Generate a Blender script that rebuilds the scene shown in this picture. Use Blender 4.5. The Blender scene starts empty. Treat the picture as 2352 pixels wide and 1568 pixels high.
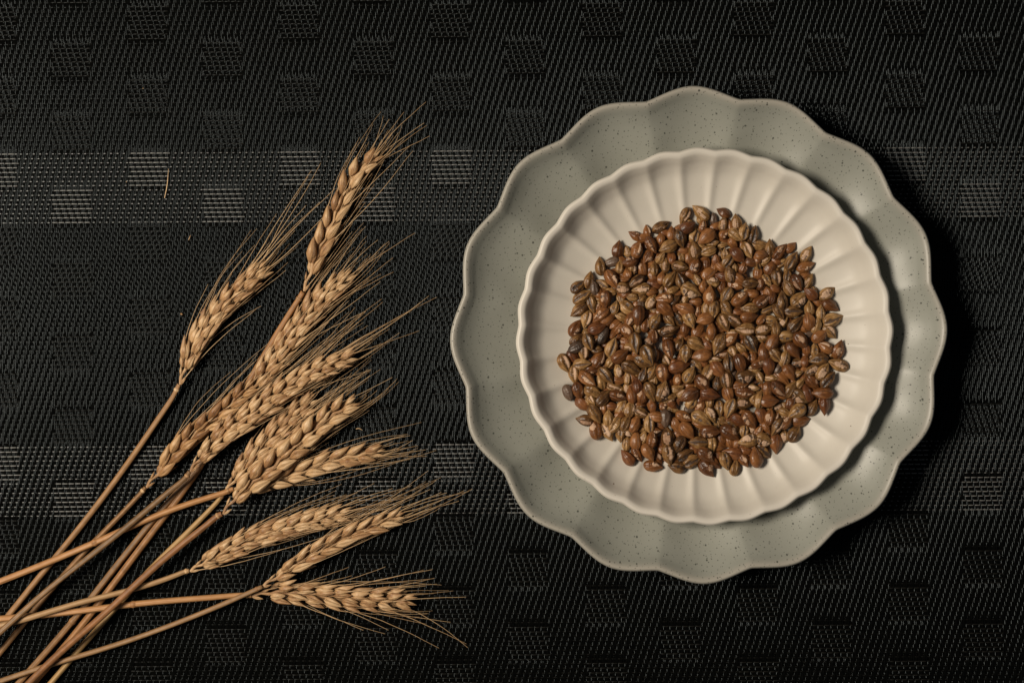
import bpy, math, random
import numpy as np
from mathutils import Vector, Matrix, Euler, noise
random.seed(7); np.random.seed(7)
scene = bpy.context.scene
COL = scene.collection

# ------------------------------------------------------------------ camera
CAM_H = 0.690            # camera height above the placemat (m)
PX = 0.0002              # one guide pixel (2352 across the picture) at mat level (m)
cam_d = bpy.data.cameras.new('camera')
cam = bpy.data.objects.new('camera', cam_d); COL.objects.link(cam)
cam.location = (0, 0, CAM_H)
cam_d.sensor_width = 36.0
cam_d.lens = 36.0 * CAM_H / (2352 * PX)
cam_d.clip_start = 0.01; cam_d.clip_end = 20
cam_d.dof.use_dof = False
scene.camera = cam

# ------------------------------------------------------------------ dim room light
world = bpy.data.worlds.new('World'); scene.world = world
world.use_nodes = True
bg = world.node_tree.nodes['Background']
bg.inputs[0].default_value = (0.85, 0.92, 1.0, 1)
bg.inputs[1].default_value = 0.046

# ------------------------------------------------------------------ softbox on the left
def area(name, loc, target, size, size_y, power, color):
    d = bpy.data.lights.new(name, 'AREA'); d.shape = 'RECTANGLE'
    d.size = size; d.size_y = size_y; d.energy = power; d.color = color
    o = bpy.data.objects.new(name, d); COL.objects.link(o)
    o.location = loc
    o.rotation_euler = (Vector(target) - Vector(loc)).to_track_quat('-Z', 'Y').to_euler()
    return o
area('softbox_lamp', (-0.54, 0.065, 0.76), (0.0, -0.02, 0), 0.36, 0.24, 10.6, (1.0, 0.885, 0.735))

scene.view_settings.view_transform = 'Standard'
scene.view_settings.look = 'None'
scene.view_settings.exposure = 0.0
scene.view_settings.gamma = 1.0
scene.render.engine = 'CYCLES'

# ================================================================== helpers
def at(px, py, h=0.0):
    """a point of the 2352-wide guide picture, at height h above the mat"""
    k = PX * (CAM_H - h) / CAM_H
    return Vector(((px - 1176) * k, (784 - py) * k, h))

def tag(o, label=None, cat=None, group=None, kind=None):
    if label: o['label'] = label
    if cat: o['category'] = cat
    if group: o['group'] = group
    if kind: o['kind'] = kind
    return o

def link(name, me, parent=None):
    o = bpy.data.objects.new(name, me); COL.objects.link(o)
    if parent is not None: o.parent = parent
    return o

def empty(name, loc):
    o = bpy.data.objects.new(name, None); COL.objects.link(o)
    o.location = loc; o.empty_display_size = 0.01
    return o

def fast_mesh(name, V, Q, mats, mi=None, smooth=True, uv=None):
    V = np.asarray(V, dtype=np.float32).reshape(-1, 3)
    Q = np.asarray(Q, dtype=np.int32).reshape(-1, 4)
    me = bpy.data.meshes.new(name)
    me.vertices.add(len(V)); me.vertices.foreach_set('co', V.ravel())
    me.loops.add(Q.size); me.loops.foreach_set('vertex_index', Q.ravel())
    me.polygons.add(len(Q))
    me.polygons.foreach_set('loop_start', np.arange(0, Q.size, 4, dtype=np.int32))
    me.polygons.foreach_set('loop_total', np.full(len(Q), 4, dtype=np.int32))
    me.update(calc_edges=True)
    if smooth: me.polygons.foreach_set('use_smooth', np.ones(len(Q), dtype=bool))
    if mi is not None: me.polygons.foreach_set('material_index', np.asarray(mi, dtype=np.int32))
    if uv is not None:
        l = me.uv_layers.new(name='uv')
        uv = np.asarray(uv, dtype=np.float32).reshape(-1, 2)
        l.data.foreach_set('uv', uv[Q.ravel()].ravel())
    for m in mats: me.materials.append(m)
    me.validate(); me.update()
    return me

def grid_quads(nu, nv, wrap=False, base=0):
    """verts indexed u*nv+v"""
    u, v = np.meshgrid(np.arange(nu - 1), np.arange(nv if wrap else nv - 1), indexing='ij')
    v2 = (v + 1) % nv
    return np.stack([u * nv + v, (u + 1) * nv + v, (u + 1) * nv + v2, u * nv + v2], -1).reshape(-1, 4) + base

def catmull(P, n):
    P = [np.asarray(p, float) for p in P]
    P = [2 * P[0] - P[1]] + P + [2 * P[-1] - P[-2]]
    out = []
    for i in range(1, len(P) - 2):
        for k in range(n):
            t = k / n
            a, b, c, d = P[i - 1:i + 3]
            out.append(0.5 * ((2 * b) + (c - a) * t + (2 * a - 5 * b + 4 * c - d) * t * t + (3 * b - a - 3 * c + d) * t ** 3))
    out.append(P[-2])
    return np.array(out)

def tube(name, pts, rad, sides, mats, twist=0.0, ribs=0.0, nrib=9):
    pts = np.asarray(pts, float); n = len(pts)
    rad = np.broadcast_to(np.asarray(rad, float), (n,))
    T = np.gradient(pts, axis=0); T /= np.linalg.norm(T, axis=1)[:, None] + 1e-12
    up = np.array([0, 0, 1.0])
    S = np.cross(T, up); S /= np.linalg.norm(S, axis=1)[:, None] + 1e-12
    N = np.cross(S, T)
    a = np.arange(sides) / sides * 2 * np.pi
    rr = 1 + ribs * np.cos(a * nrib)
    V = pts[:, None] + rad[:, None, None] * rr[None, :, None] * (np.cos(a)[None, :, None] * S[:, None] + np.sin(a)[None, :, None] * N[:, None])
    L = np.concatenate([[0], np.cumsum(np.linalg.norm(np.diff(pts, axis=0), axis=1))])
    UV = np.stack(np.broadcast_arrays((a / (2 * np.pi))[None, :], L[:, None] * 100), -1)
    Q = grid_quads(n, sides, True)
    return fast_mesh(name, V, Q, mats, uv=UV)

# ================================================================== materials
def newmat(name):
    m = bpy.data.materials.new(name); m.use_nodes = True
    nt = m.node_tree; b = nt.nodes['Principled BSDF']
    return m, nt, b
def N(nt, t, **kw):
    n = nt.nodes.new(t)
    for k, v in kw.items():
        if k.startswith('i_'):
            n.inputs[k[2:].replace('_', ' ')].default_value = v
        else: setattr(n, k, v)
    return n
def ramp(nt, fac, stops):
    r = nt.nodes.new('ShaderNodeValToRGB')
    e = r.color_ramp.elements
    e[0].position, e[0].color = stops[0][0], (*stops[0][1], 1)
    e[1].position, e[1].color = stops[-1][0], (*stops[-1][1], 1)
    for p, c in stops[1:-1]:
        x = e.new(p); x.color = (*c, 1)
    nt.links.new(fac, r.inputs[0]); return r.outputs[0]
def mixc(nt, fac, a, b, mode='MIX'):
    m = nt.nodes.new('ShaderNodeMix'); m.data_type = 'RGBA'; m.blend_type = mode
    for s, v in ((m.inputs[0], fac), (m.inputs[6], a), (m.inputs[7], b)):
        if isinstance(v, (int, float)): s.default_value = v
        elif isinstance(v, tuple): s.default_value = (*v, 1) if len(v) == 3 else v
        else: nt.links.new(v, s)
    return m.outputs[2]
def math_(nt, op, a, b=None, clamp=False):
    m = nt.nodes.new('ShaderNodeMath'); m.operation = op; m.use_clamp = clamp
    for s, v in ((m.inputs[0], a), (m.inputs[1], b)):
        if v is None: continue
        if isinstance(v, (int, float)): s.default_value = v
        else: nt.links.new(v, s)
    return m.outputs[0]
def bump(nt, b, h, strength, dist):
    n = nt.nodes.new('ShaderNodeBump'); n.inputs['Strength'].default_value = strength
    n.inputs['Distance'].default_value = dist
    nt.links.new(h, n.inputs['Height']); nt.links.new(n.outputs[0], b.inputs['Normal'])

def husk_material(name, stops, rough=0.42, spec=0.5, streak=(28, 1.6), bumpd=0.00025, bs=0.5, own=0.34):
    """dry plant skin: long fibres along v of the uv map, blotches, a tint of its own for each piece"""
    m, nt, b = newmat(name)
    uv = N(nt, 'ShaderNodeUVMap', uv_map='uv')
    mp = N(nt, 'ShaderNodeMapping'); mp.inputs['Scale'].default_value = (streak[0], streak[1], 1)
    nt.links.new(uv.outputs[0], mp.inputs[0])
    oi = N(nt, 'ShaderNodeObjectInfo')
    ad = N(nt, 'ShaderNodeVectorMath', operation='ADD')
    nt.links.new(mp.outputs[0], ad.inputs[0])
    sc = N(nt, 'ShaderNodeMath', operation='MULTIPLY'); sc.inputs[1].default_value = 37.0
    nt.links.new(oi.outputs['Random'], sc.inputs[0]); nt.links.new(sc.outputs[0], ad.inputs[1])
    fib = N(nt, 'ShaderNodeTexNoise'); fib.inputs['Scale'].default_value = 1.0; fib.inputs['Detail'].default_value = 4
    nt.links.new(ad.outputs[0], fib.inputs['Vector'])
    tc = N(nt, 'ShaderNodeTexCoord')
    bl = N(nt, 'ShaderNodeTexNoise'); bl.inputs['Scale'].default_value = 380; bl.inputs['Detail'].default_value = 3
    nt.links.new(tc.outputs['Object'], bl.inputs['Vector'])
    f = math_(nt, 'ADD', math_(nt, 'MULTIPLY', fib.outputs[0], 0.55), math_(nt, 'MULTIPLY', bl.outputs[0], 0.35))
    f = math_(nt, 'ADD', f, math_(nt, 'MULTIPLY', math_(nt, 'SUBTRACT', oi.outputs['Random'], 0.5), own), True)
    c = ramp(nt, f, stops)
    nt.links.new(c, b.inputs['Base Color'])
    b.inputs['Roughness'].default_value = rough
    b.inputs['Specular IOR Level'].default_value = spec
    bump(nt, b, fib.outputs[0], bs, bumpd)
    return m

M = {}
M['straw'] = husk_material('dry_wheat_husk', [(0.20, (0.13, 0.055, 0.022)), (0.36, (0.32, 0.170, 0.076)), (0.50, (0.52, 0.328, 0.163)), (0.72, (0.68, 0.495, 0.303))], 0.42, 0.4, (15, 1.0), 0.0005, 1.0, 0.2)
M['straw_brown'] = husk_material('brown_wheat_husk', [(0.18, (0.09, 0.032, 0.012)), (0.4, (0.30, 0.155, 0.064)), (0.6, (0.48, 0.285, 0.13)), (0.8, (0.62, 0.42, 0.23))], 0.45, 0.35, (15, 1.0), 0.0005, 1.0)
M['awn'] = husk_material('dry_awn', [(0.2, (0.38, 0.23, 0.11)), (0.7, (0.66, 0.46, 0.26))], 0.5, 0.4, (3, 2), 0.00002, 0.2)
def stem_mat(name, lo, hi):
    return husk_material(name, [(0.2, tuple(x * 0.45 for x in lo)), (0.42, lo), (0.75, hi)], 0.5, 0.35, (7, 0.10), 0.0005, 1.0)
M['stem_tan'] = stem_mat('tan_straw_stem', (0.29, 0.155, 0.066), (0.44, 0.265, 0.125))
M['stem_orange'] = stem_mat('orange_straw_stem', (0.37, 0.182, 0.072), (0.50, 0.28, 0.122))
M['stem_grey'] = stem_mat('grey_straw_stem', (0.27, 0.152, 0.068), (0.40, 0.25, 0.125))
M['stem_red'] = stem_mat('reddish_straw_stem', (0.31, 0.14, 0.055), (0.45, 0.23, 0.098))
M['stem_yellow'] = stem_mat('yellow_straw_stem', (0.28, 0.165, 0.06), (0.44, 0.28, 0.12))

M['grain_tan'] = husk_material('tan_barley_husk', [(0.24, (0.025, 0.011, 0.006)), (0.37, (0.10, 0.045, 0.014)), (0.52, (0.26, 0.135, 0.045)), (0.72, (0.54, 0.335, 0.15))], 0.35, 0.5, (13, 1.3), 0.0006, 1.0, 0.22)
M['grain_orange'] = husk_material('amber_barley_husk', [(0.22, (0.045, 0.015, 0.005)), (0.42, (0.135, 0.049, 0.014)), (0.6, (0.26, 0.106, 0.033)), (0.85, (0.44, 0.22, 0.09))], 0.34, 0.5, (12, 1.2), 0.0005, 0.9, 0.24)
M['grain_red'] = husk_material('russet_barley_husk', [(0.22, (0.03, 0.009, 0.004)), (0.42, (0.12, 0.040, 0.013)), (0.6, (0.22, 0.085, 0.027)), (0.85, (0.34, 0.155, 0.06))], 0.34, 0.5, (12, 1.2), 0.0005, 0.9, 0.24)
M['grain_dark'] = husk_material('bare_dark_barley', [(0.2, (0.018, 0.011, 0.007)), (0.5, (0.085, 0.050, 0.032)), (0.85, (0.19, 0.125, 0.085))], 0.42, 0.55, (8, 2), 0.0003, 0.6)
M['grain_flesh'] = husk_material('pale_barley_flesh', [(0.2, (0.24, 0.13, 0.075)), (0.5, (0.50, 0.33, 0.22)), (0.85, (0.66, 0.48, 0.34))], 0.8, 0.2, (7, 7), 0.0004, 0.8)

# placemat threads
def plain(name, c, rough, spec=0.5, var=0.0, scale=300):
    m, nt, b = newmat(name)
    tc = N(nt, 'ShaderNodeTexCoord')
    n1 = N(nt, 'ShaderNodeTexNoise'); n1.inputs['Scale'].default_value = scale; n1.inputs['Detail'].default_value = 3
    nt.links.new(tc.outputs['Object'], n1.inputs['Vector'])
    k = tuple(x * (1 - var) for x in c); h = tuple(min(1, x * (1 + var)) for x in c)
    nt.links.new(ramp(nt, n1.outputs[0], [(0.3, k), (0.7, h)]), b.inputs['Base Color'])
    b.inputs['Roughness'].default_value = rough; b.inputs['Specular IOR Level'].default_value = spec
    b.inputs['Specular Tint'].default_value = (0.80, 0.93, 1.0, 1)
    return m
M['warp'] = plain('black_vinyl_thread', (0.0022, 0.0023, 0.0020), 0.10, 0.125, 0.5, 900)
M['weft_dark'] = plain('charcoal_vinyl_thread', (0.012, 0.0115, 0.010), 0.35, 0.10, 0.4, 900)
M['weft_pale'] = plain('pale_grey_vinyl_thread', (0.150, 0.145, 0.138), 0.38, 0.3, 0.3, 900)
M['backing'] = plain('black_backing', (0.004, 0.004, 0.004), 0.7, 0.2, 0.3)
M['table'] = plain('dark_table', (0.02, 0.015, 0.012), 0.5, 0.4, 0.3, 20)

def glaze(name, base_lo, base_hi, rimc, specks, speckc, rough):
    m, nt, b = newmat(name)
    tc = N(nt, 'ShaderNodeTexCoord')
    n1 = N(nt, 'ShaderNodeTexNoise'); n1.inputs['Scale'].default_value = 22; n1.inputs['Detail'].default_value = 5
    nt.links.new(tc.outputs['Object'], n1.inputs['Vector'])
    c = ramp(nt, n1.outputs[0], [(0.35, base_lo), (0.65, base_hi)])
    at_ = N(nt, 'ShaderNodeAttribute', attribute_name='rim')
    c = mixc(nt, at_.outputs['Fac'], c, rimc)
    for (sc, keep, rmin, rmax, alpha) in specks:
        v = N(nt, 'ShaderNodeTexVoronoi', voronoi_dimensions='2D'); v.inputs['Scale'].default_value = sc
        nt.links.new(tc.outputs['Object'], v.inputs['Vector'])
        sp = N(nt, 'ShaderNodeSeparateColor'); nt.links.new(v.outputs['Color'], sp.inputs[0])
        # speck radius of each cell; most cells have none
        ra = math_(nt, 'MULTIPLY', math_(nt, 'SUBTRACT', sp.outputs[0], 1 - keep), 1 / keep)
        ra = math_(nt, 'POWER', math_(nt, 'MAXIMUM', ra, 0.0), 2.0)
        has = math_(nt, 'GREATER_THAN', sp.outputs[0], 1 - keep)
        rad = math_(nt, 'ADD', math_(nt, 'MULTIPLY', ra, (rmax - rmin) * sc), rmin * sc)
        rad = math_(nt, 'MULTIPLY', rad, has)
        d = math_(nt, 'DIVIDE', v.outputs['Distance'], math_(nt, 'MAXIMUM', rad, 1e-5))
        mk = math_(nt, 'MULTIPLY', math_(nt, 'SUBTRACT', 1.25, d), 3.0, True)
        mk = math_(nt, 'MULTIPLY', mk, alpha)
        c = mixc(nt, mk, c, speckc)
    nt.links.new(c, b.inputs['Base Color'])
    b.inputs['Roughness'].default_value = rough
    b.inputs['Specular IOR Level'].default_value = 0.5
    n2 = N(nt, 'ShaderNodeTexNoise'); n2.inputs['Scale'].default_value = 900; n2.inputs['Detail'].default_value = 2
    n3 = N(nt, 'ShaderNodeTexNoise'); n3.inputs['Scale'].default_value = 60; n3.inputs['Detail'].default_value = 2
    nt.links.new(tc.outputs['Object'], n2.inputs['Vector']); nt.links.new(tc.outputs['Object'], n3.inputs['Vector'])
    hh = math_(nt, 'ADD', math_(nt, 'MULTIPLY', n2.outputs[0], 0.12), n3.outputs[0])
    bump(nt, b, hh, 0.35, 0.0004)
    return m
M['sage'] = glaze('speckled_sage_glaze', (0.260, 0.265, 0.230), (0.296, 0.302, 0.264), (0.335, 0.315, 0.27),
                  [(230, 0.75, 0.00013, 0.00038, 0.85), (430, 0.9, 0.00012, 0.00026, 0.75), (150, 0.5, 0.00016, 0.00046, 0.85)], (0.035, 0.038, 0.030), 0.42)
M['cream'] = glaze('speckled_cream_glaze', (0.545, 0.508, 0.445), (0.595, 0.558, 0.492), (0.61, 0.572, 0.508),
                   [(75, 0.06, 0.00020, 0.00045, 0.85), (150, 0.08, 0.0001, 0.00022, 0.45)], (0.10, 0.05, 0.018), 0.50)

# ================================================================== the setting
tb = fast_mesh('table_top', [(-0.8, -0.6, -0.0026), (0.8, -0.6, -0.0026), (0.8, 0.6, -0.0026), (-0.8, 0.6, -0.0026),
                             (-0.8, -0.6, -0.03), (0.8, -0.6, -0.03), (0.8, 0.6, -0.03), (-0.8, 0.6, -0.03)],
               [(0, 1, 2, 3), (7, 6, 5, 4), (0, 4, 5, 1), (1, 5, 6, 2), (2, 6, 7, 3), (3, 7, 4, 0)], [M['table']], smooth=False)
tag(link('table_top', tb), kind='structure')

# ================================================================== woven placemat
WP = 3.704 * PX          # spacing of the upright threads
RP = 10.52 * PX          # spacing of the cross threads
X0, X1 = -0.256, 0.256
Y0, Y1 = -0.180, 0.180
nW = int((X1 - X0) / WP); nR = int((Y1 - Y0) / RP)
colc = -830 * PX         # centre of a row-group-A block
rowc = (358.9 + 84.15 - 5.26) * PX     # first bright cross thread
ii = np.arange(nW); jj = np.arange(nR)
wx = X0 + (ii + 0.5) * WP
j0 = int(round((Y1 - rowc) / RP))      # rows above the first bright one
ry = rowc + (j0 - jj) * RP
J = jj - j0
ci = np.round((wx - colc) / WP).astype(int)
grp = (J // 8) % 2
shift = np.where(grp == 0, 0, 46)
phase = (ci[:, None] - shift[None, :] + 12) % 94
block = phase < 24
twill = ((ci[:, None] + J[None, :]) % 4) != 0          # upright thread on top, three of four
satin = ((ci[:, None] - J[None, :]) % 4) == 0          # in the blocks only one of four
over = np.where(block, satin, twill)
rng = np.random.default_rng(3)
# upright threads
amp = 0.00024
zr = np.where(over, amp, -amp * 0.9)
nb = (~over[:, [0] + list(range(nR - 1))]).astype(float) + (~over[:, list(range(1, nR)) + [nR - 1]]).astype(float)
zr = np.where(over, amp - .00009 * nb * (~block), zr)
zm = (zr[:, 1:] + zr[:, :-1]) / 2 + np.where(over[:, 1:] & over[:, :-1], .00004, 0.0)
zz = np.empty((nW, 2 * nR - 1)); zz[:, 0::2] = zr; zz[:, 1::2] = zm
yy = np.empty(2 * nR - 1); yy[0::2] = ry; yy[1::2] = (ry[1:] + ry[:-1]) / 2
jx = (rng.random((nW, 2 * nR - 1)) - 0.5) * 0.00006 + np.repeat((rng.random(nW) - .5) * 0.00010, 2 * nR - 1).reshape(nW, -1)
zz += (rng.random(zz.shape) - .5) * 0.00005
hw, hh = 0.00036, 0.00042
V = np.empty((nW, 2 * nR - 1, 3, 3))
for k, (dx, dz) in enumerate(((-hw, -hh), (0, 0), (hw, -hh))):
    V[:, :, k, 0] = wx[:, None] + jx + dx
    V[:, :, k, 1] = yy[None, :]
    V[:, :, k, 2] = zz + dz - 0.0003
base = (np.arange(nW) * (2 * nR - 1) * 3)[:, None, None]
g = grid_quads(2 * nR - 1, 3)[None]
Q = (g + base).reshape(-1, 4)
warp_me = fast_mesh('warp_threads', V, Q, [M['warp']])
# cross threads
zw = np.where(over, -0.00020, np.where(block, 0.00028, -0.00017)).T + (rng.random((nR, nW)) - .5) * 0.00005      # nR x nW
hy, hz = 0.00022, 0.00014
jy = (rng.random((nR, nW)) - .5) * 0.00005 + ((rng.random(nR) - .5) * 0.00014)[:, None]
V = np.empty((nR, nW, 3, 3))
for k, (dy, dz) in enumerate(((hy, -hz), (0, 0), (-hy, -hz))):
    V[:, :, k, 0] = wx[None, :]
    V[:, :, k, 1] = ry[:, None] + jy + dy
    V[:, :, k, 2] = zw + dz - 0.0003
base = (np.arange(nR) * nW * 3)[:, None, None]
Q = (grid_quads(nW, 3)[None] + base).reshape(-1, 4)
pale = (J % 64) < 16
mi = np.repeat(pale.astype(int), (nW - 1) * 2)
weft_me = fast_mesh('weft_threads', V, Q, [M['weft_dark'], M['weft_pale']], mi)
# make all thread faces look up
for me in (warp_me, weft_me):
    if me.polygons[0].normal.z < 0: me.flip_normals()

placemat = empty('placemat', (0, 0, 0)); placemat.rotation_euler.z = math.radians(0.4)
tag(placemat, 'black woven placemat with grey checker blocks under the plates and wheat', 'placemat')
tag(link('warp_threads', warp_me, placemat), kind='stuff')
tag(link('weft_threads', weft_me, placemat), kind='stuff')
bk = fast_mesh('backing', [(X0 - .002, Y0 - .002, -0.0013), (X1 + .002, Y0 - .002, -0.0013), (X1 + .002, Y1 + .002, -0.0013), (X0 - .002, Y1 + .002, -0.0013),
                           (X0 - .002, Y0 - .002, -0.0022), (X1 + .002, Y0 - .002, -0.0022), (X1 + .002, Y1 + .002, -0.0022), (X0 - .002, Y1 + .002, -0.0022)],
               [(0, 1, 2, 3), (7, 6, 5, 4), (0, 4, 5, 1), (1, 5, 6, 2), (2, 6, 7, 3), (3, 7, 4, 0)], [M['backing']], smooth=False)
link('backing', bk, placemat)

# ================================================================== plates
def smooth_profile(pts, n):
    """dense, rounded copy of a polyline of (rho, z, flute weight)"""
    return catmull([np.array(p) for p in pts], n)

def lobe_fn(theta, nl, phase, sharp):
    t = ((theta - phase) * nl / (2 * np.pi)) % 1.0      # 0 and 1 at the valleys
    t = np.abs(t - 0.5) * 2                              # 0 mid lobe, 1 valley
    return t, 1 - t ** sharp

class Plate:
    def __init__(s, name, cx, cy, zrim, R, nl, phase, amp, sharp, ridge_h, ridge_w, top, under, z0, mat, rimw, per, rnd):
        s.rnd = rnd
        c = at(cx, cy, zrim); s.cx, s.cy = c.x, c.y
        s.R = R * PX * (CAM_H - zrim) / CAM_H
        s.nl, s.ph, s.amp, s.sharp, s.rh, s.rw, s.z0 = nl, math.radians(phase), amp, sharp, ridge_h, ridge_w, z0
        s.top = smooth_profile(top, 7); s.under = smooth_profile(under, 5)
        th = np.arange(nl * per) / (nl * per) * 2 * np.pi
        prof = np.concatenate([s.top, s.under[1:]])
        ntop = len(s.top)
        rho, z, w, rw_ = prof[:, 0], prof[:, 1], prof[:, 2], prof[:, 3]
        t, lb = lobe_fn(th, nl, s.ph, sharp)
        soft = (1 - s.rnd) * lb + s.rnd * 0.5 * (1 + np.cos(np.pi * t))
        r = s.R * rho[:, None] * (1 + amp * w[:, None] * (soft[None] - 0.62))
        rg = np.exp(-((1 - t) / ridge_w) ** 2)
        zz_ = z[:, None] + ridge_h * rw_[:, None] * rg[None]
        V = np.stack([r * np.cos(th)[None], r * np.sin(th)[None], zz_ + z0], -1)
        Q = grid_quads(len(prof), len(th), True)
        me = fast_mesh(name, V, Q, [mat])
        a = me.attributes.new('rim', 'FLOAT', 'POINT')
        rim = np.zeros((len(prof), len(th)))
        k = int(np.argmax(prof[:ntop, 1]))
        dist = np.abs(np.arange(len(prof)) - k)
        arc = np.concatenate([[0], np.cumsum(np.hypot(np.diff(rho) * s.R, np.diff(z)))])
        rim[:] = np.exp(-((arc - arc[k]) / rimw) ** 2)[:, None]
        a.data.foreach_set('value', rim.ravel().astype(np.float32))
        o = link(name, me); o.location = (s.cx, s.cy, 0)
        if me.polygons[ntop * len(th) // 2].normal.z < 0: me.flip_normals()
        s.obj = o
    def ztop(s, x, y):
        dx, dy = x - s.cx, y - s.cy
        return s.z0 + float(np.interp(math.hypot(dx, dy) / s.R, s.top[:, 0], s.top[:, 1]))

mm = 0.001
# rho, z, outline flute weight, ridge weight
big = Plate('dinner_plate', 1606, 769, 0.0235, 563.5, 16, 12.7, 0.040, 1.75, 0.0013, 0.42,
    [(0.001, 3.0*mm, 0, 0), (0.30, 3.0*mm, 0, 0), (0.50, 3.0*mm, 0.0, 0), (0.60, 3.4*mm, 0.2, 0.4), (0.68, 4.8*mm, 0.6, .9), (0.76, 7.6*mm, 0.9, 1),
     (0.84, 11.6*mm, 1, .9), (0.90, 15.4*mm, 1, .4), (0.940, 18.9*mm, 1, 0), (0.963, 21.5*mm, 1, 0), (0.976, 22.9*mm, 1, 0), (0.986, 23.5*mm, 1, 0), (0.994, 23.4*mm, 1, 0), (1.0, 22.6*mm, 1, 0)],
    [(1.0, 22.6*mm, 1, 0), (1.0, 21.6*mm, 1, 0), (0.985, 19.6*mm, 1, 0), (0.93, 14.0*mm, 1, 0), (0.83, 7.5*mm, 1, 0), (0.70, 2.2*mm, .4, 0), (0.62, 1.2*mm, 0, 0), (0.60, 0.0*mm, 0, 0), (0.57, 0, 0, 0), (0.56, 1.0*mm, 0, 0), (0.001, 1.0*mm, 0, 0)],
    0.0002, M['sage'], 0.0024, 40, 0.55)
tag(big.obj, 'large sage green speckled plate with a scalloped sixteen lobe rim under the cream plate', 'plate')
small = Plate('side_plate', 1620, 772, 0.0225, 433, 32, 7.75, 0.0130, 1.9, 0.0009, 0.30,
    [(0.001, 3.0*mm, 0, 0), (0.30, 3.0*mm, 0, 0), (0.48, 3.0*mm, 0.0, 0), (0.58, 3.3*mm, 0.0, 0.10), (0.66, 4.0*mm, 0.1, 0.45), (0.74, 5.2*mm, 0.4, 0.85),
     (0.82, 7.4*mm, .7, 1), (0.875, 9.7*mm, .9, 1), (0.915, 13.0*mm, 1, .75), (0.943, 16.4*mm, 1, .35), (0.962, 18.4*mm, 1, .12), (0.980, 19.1*mm, 1, 0), (0.991, 18.9*mm, 1, 0), (1.0, 17.8*mm, 1, 0)],
    [(1.0, 17.8*mm, 1, 0), (0.999, 16.9*mm, 1, 0), (0.98, 13.8*mm, 1, 0), (0.92, 9.0*mm, .9, 0), (0.80, 4.6*mm, .6, 0), (0.66, 1.6*mm, .2, 0), (0.58, 1.0*mm, 0, 0), (0.565, 0.0*mm, 0, 0), (0.53, 0, 0, 0), (0.52, 1.0*mm, 0, 0), (0.001, 1.0*mm, 0, 0)],
    0.0034, M['cream'], 0.003, 20, 0.6)
tag(small.obj, 'small cream fluted plate with brown specks stacked on the sage green plate', 'plate')

# ================================================================== wheat
def husk_mesh(name, seed, L, W, H, mats, nu=15, nv=14, beak=0.18, fat=0.36):
    rs = random.Random(seed)
    u = np.linspace(0, 1, nu); a = np.arange(nv) / nv * 2 * np.pi      # a = 0 on top
    prof = np.power(np.clip(u / fat, 0, 1), 0.55) * (u < fat) + (u >= fat) * (1 - np.power(np.clip((u - fat) / (1 - fat), 0, 1), 1.7) * (1 - 0.05))
    prof = np.maximum(prof, 0.03); prof[0] = 0.10
    if beak: prof = np.where(u > 0.9, np.minimum(prof, 0.16 + (1 - u) * 2.2), prof)
    prof[-1] = 0.03
    bend = rs.uniform(-0.05, 0.05) * L
    V = np.zeros((nu, nv, 3)); UV = np.zeros((nu, nv, 2))
    keel = rs.uniform(-0.7, 0.7)
    for i in range(nu):
        for k in range(nv):
            d = 1.0
            da = (a[k] - keel + np.pi) % (2 * np.pi) - np.pi
            d += 0.17 * math.exp(-(da / 0.22) ** 2)                    # keel
            d += 0.05 * math.cos(a[k] * 7 + 1.0)
            d += 0.05 * noise.noise(Vector((u[i] * 3, math.cos(a[k]) + seed * 3.1, math.sin(a[k]))))
            y = math.sin(a[k]) * W / 2 * prof[i] * d
            z = math.cos(a[k]) * H / 2 * prof[i] * d
            if z < 0: z *= 0.6
            V[i, k] = (u[i] * L, y + bend * (u[i] ** 2), z + 0.05 * L * math.sin(u[i] * 3.14) - 0.02 * L)
            UV[i, k] = (k / nv, u[i] * 2 + seed)
    V = np.concatenate([V.reshape(-1, 3)]);
    return fast_mesh(name, V, grid_quads(nu, nv, True), mats, uv=UV)

mmm = 0.001
HUSK = {}
for key, mat in (('tan', M['straw']), ('brown', M['straw_brown'])):
    HUSK[key, 'plump'] = [husk_mesh('husk', s, 8.4*mmm, 4.1*mmm, 3.6*mmm, [mat]) for s in range(3)]
    HUSK[key, 'slim'] = [husk_mesh('husk', s + 10, 8.6*mmm, 2.7*mmm, 2.3*mmm, [mat], fat=0.42) for s in range(4)]

def z4(x, y, z): return (x * 0.3043, 1091 + y * 0.3043, z)
def z1p(x, y): return ((600 + x / 1.96) / 1.7415, (350 + y / 1.96) / 1.7415)
def z2p(x, y): return ((600 + x / 1.96) / 1.7415, (1050 + y / 1.96) / 1.7415)
def z3p(x, y): return ((700 + x / 1.845) / 1.7415, (1750 + y / 1.845) / 1.7415)

def sample(poly, t):
    """point and unit tangent at fraction t along a dense polyline"""
    d = np.concatenate([[0], np.cumsum(np.linalg.norm(np.diff(poly, axis=0), axis=1))])
    s = t * d[-1]
    i = min(max(int(np.searchsorted(d, s)) - 1, 0), len(poly) - 2)
    f = (s - d[i]) / max(d[i + 1] - d[i], 1e-9)
    p = poly[i] * (1 - f) + poly[i + 1] * f
    T = poly[i + 1] - poly[i]
    return p, T / np.linalg.norm(T), d[-1]

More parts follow.
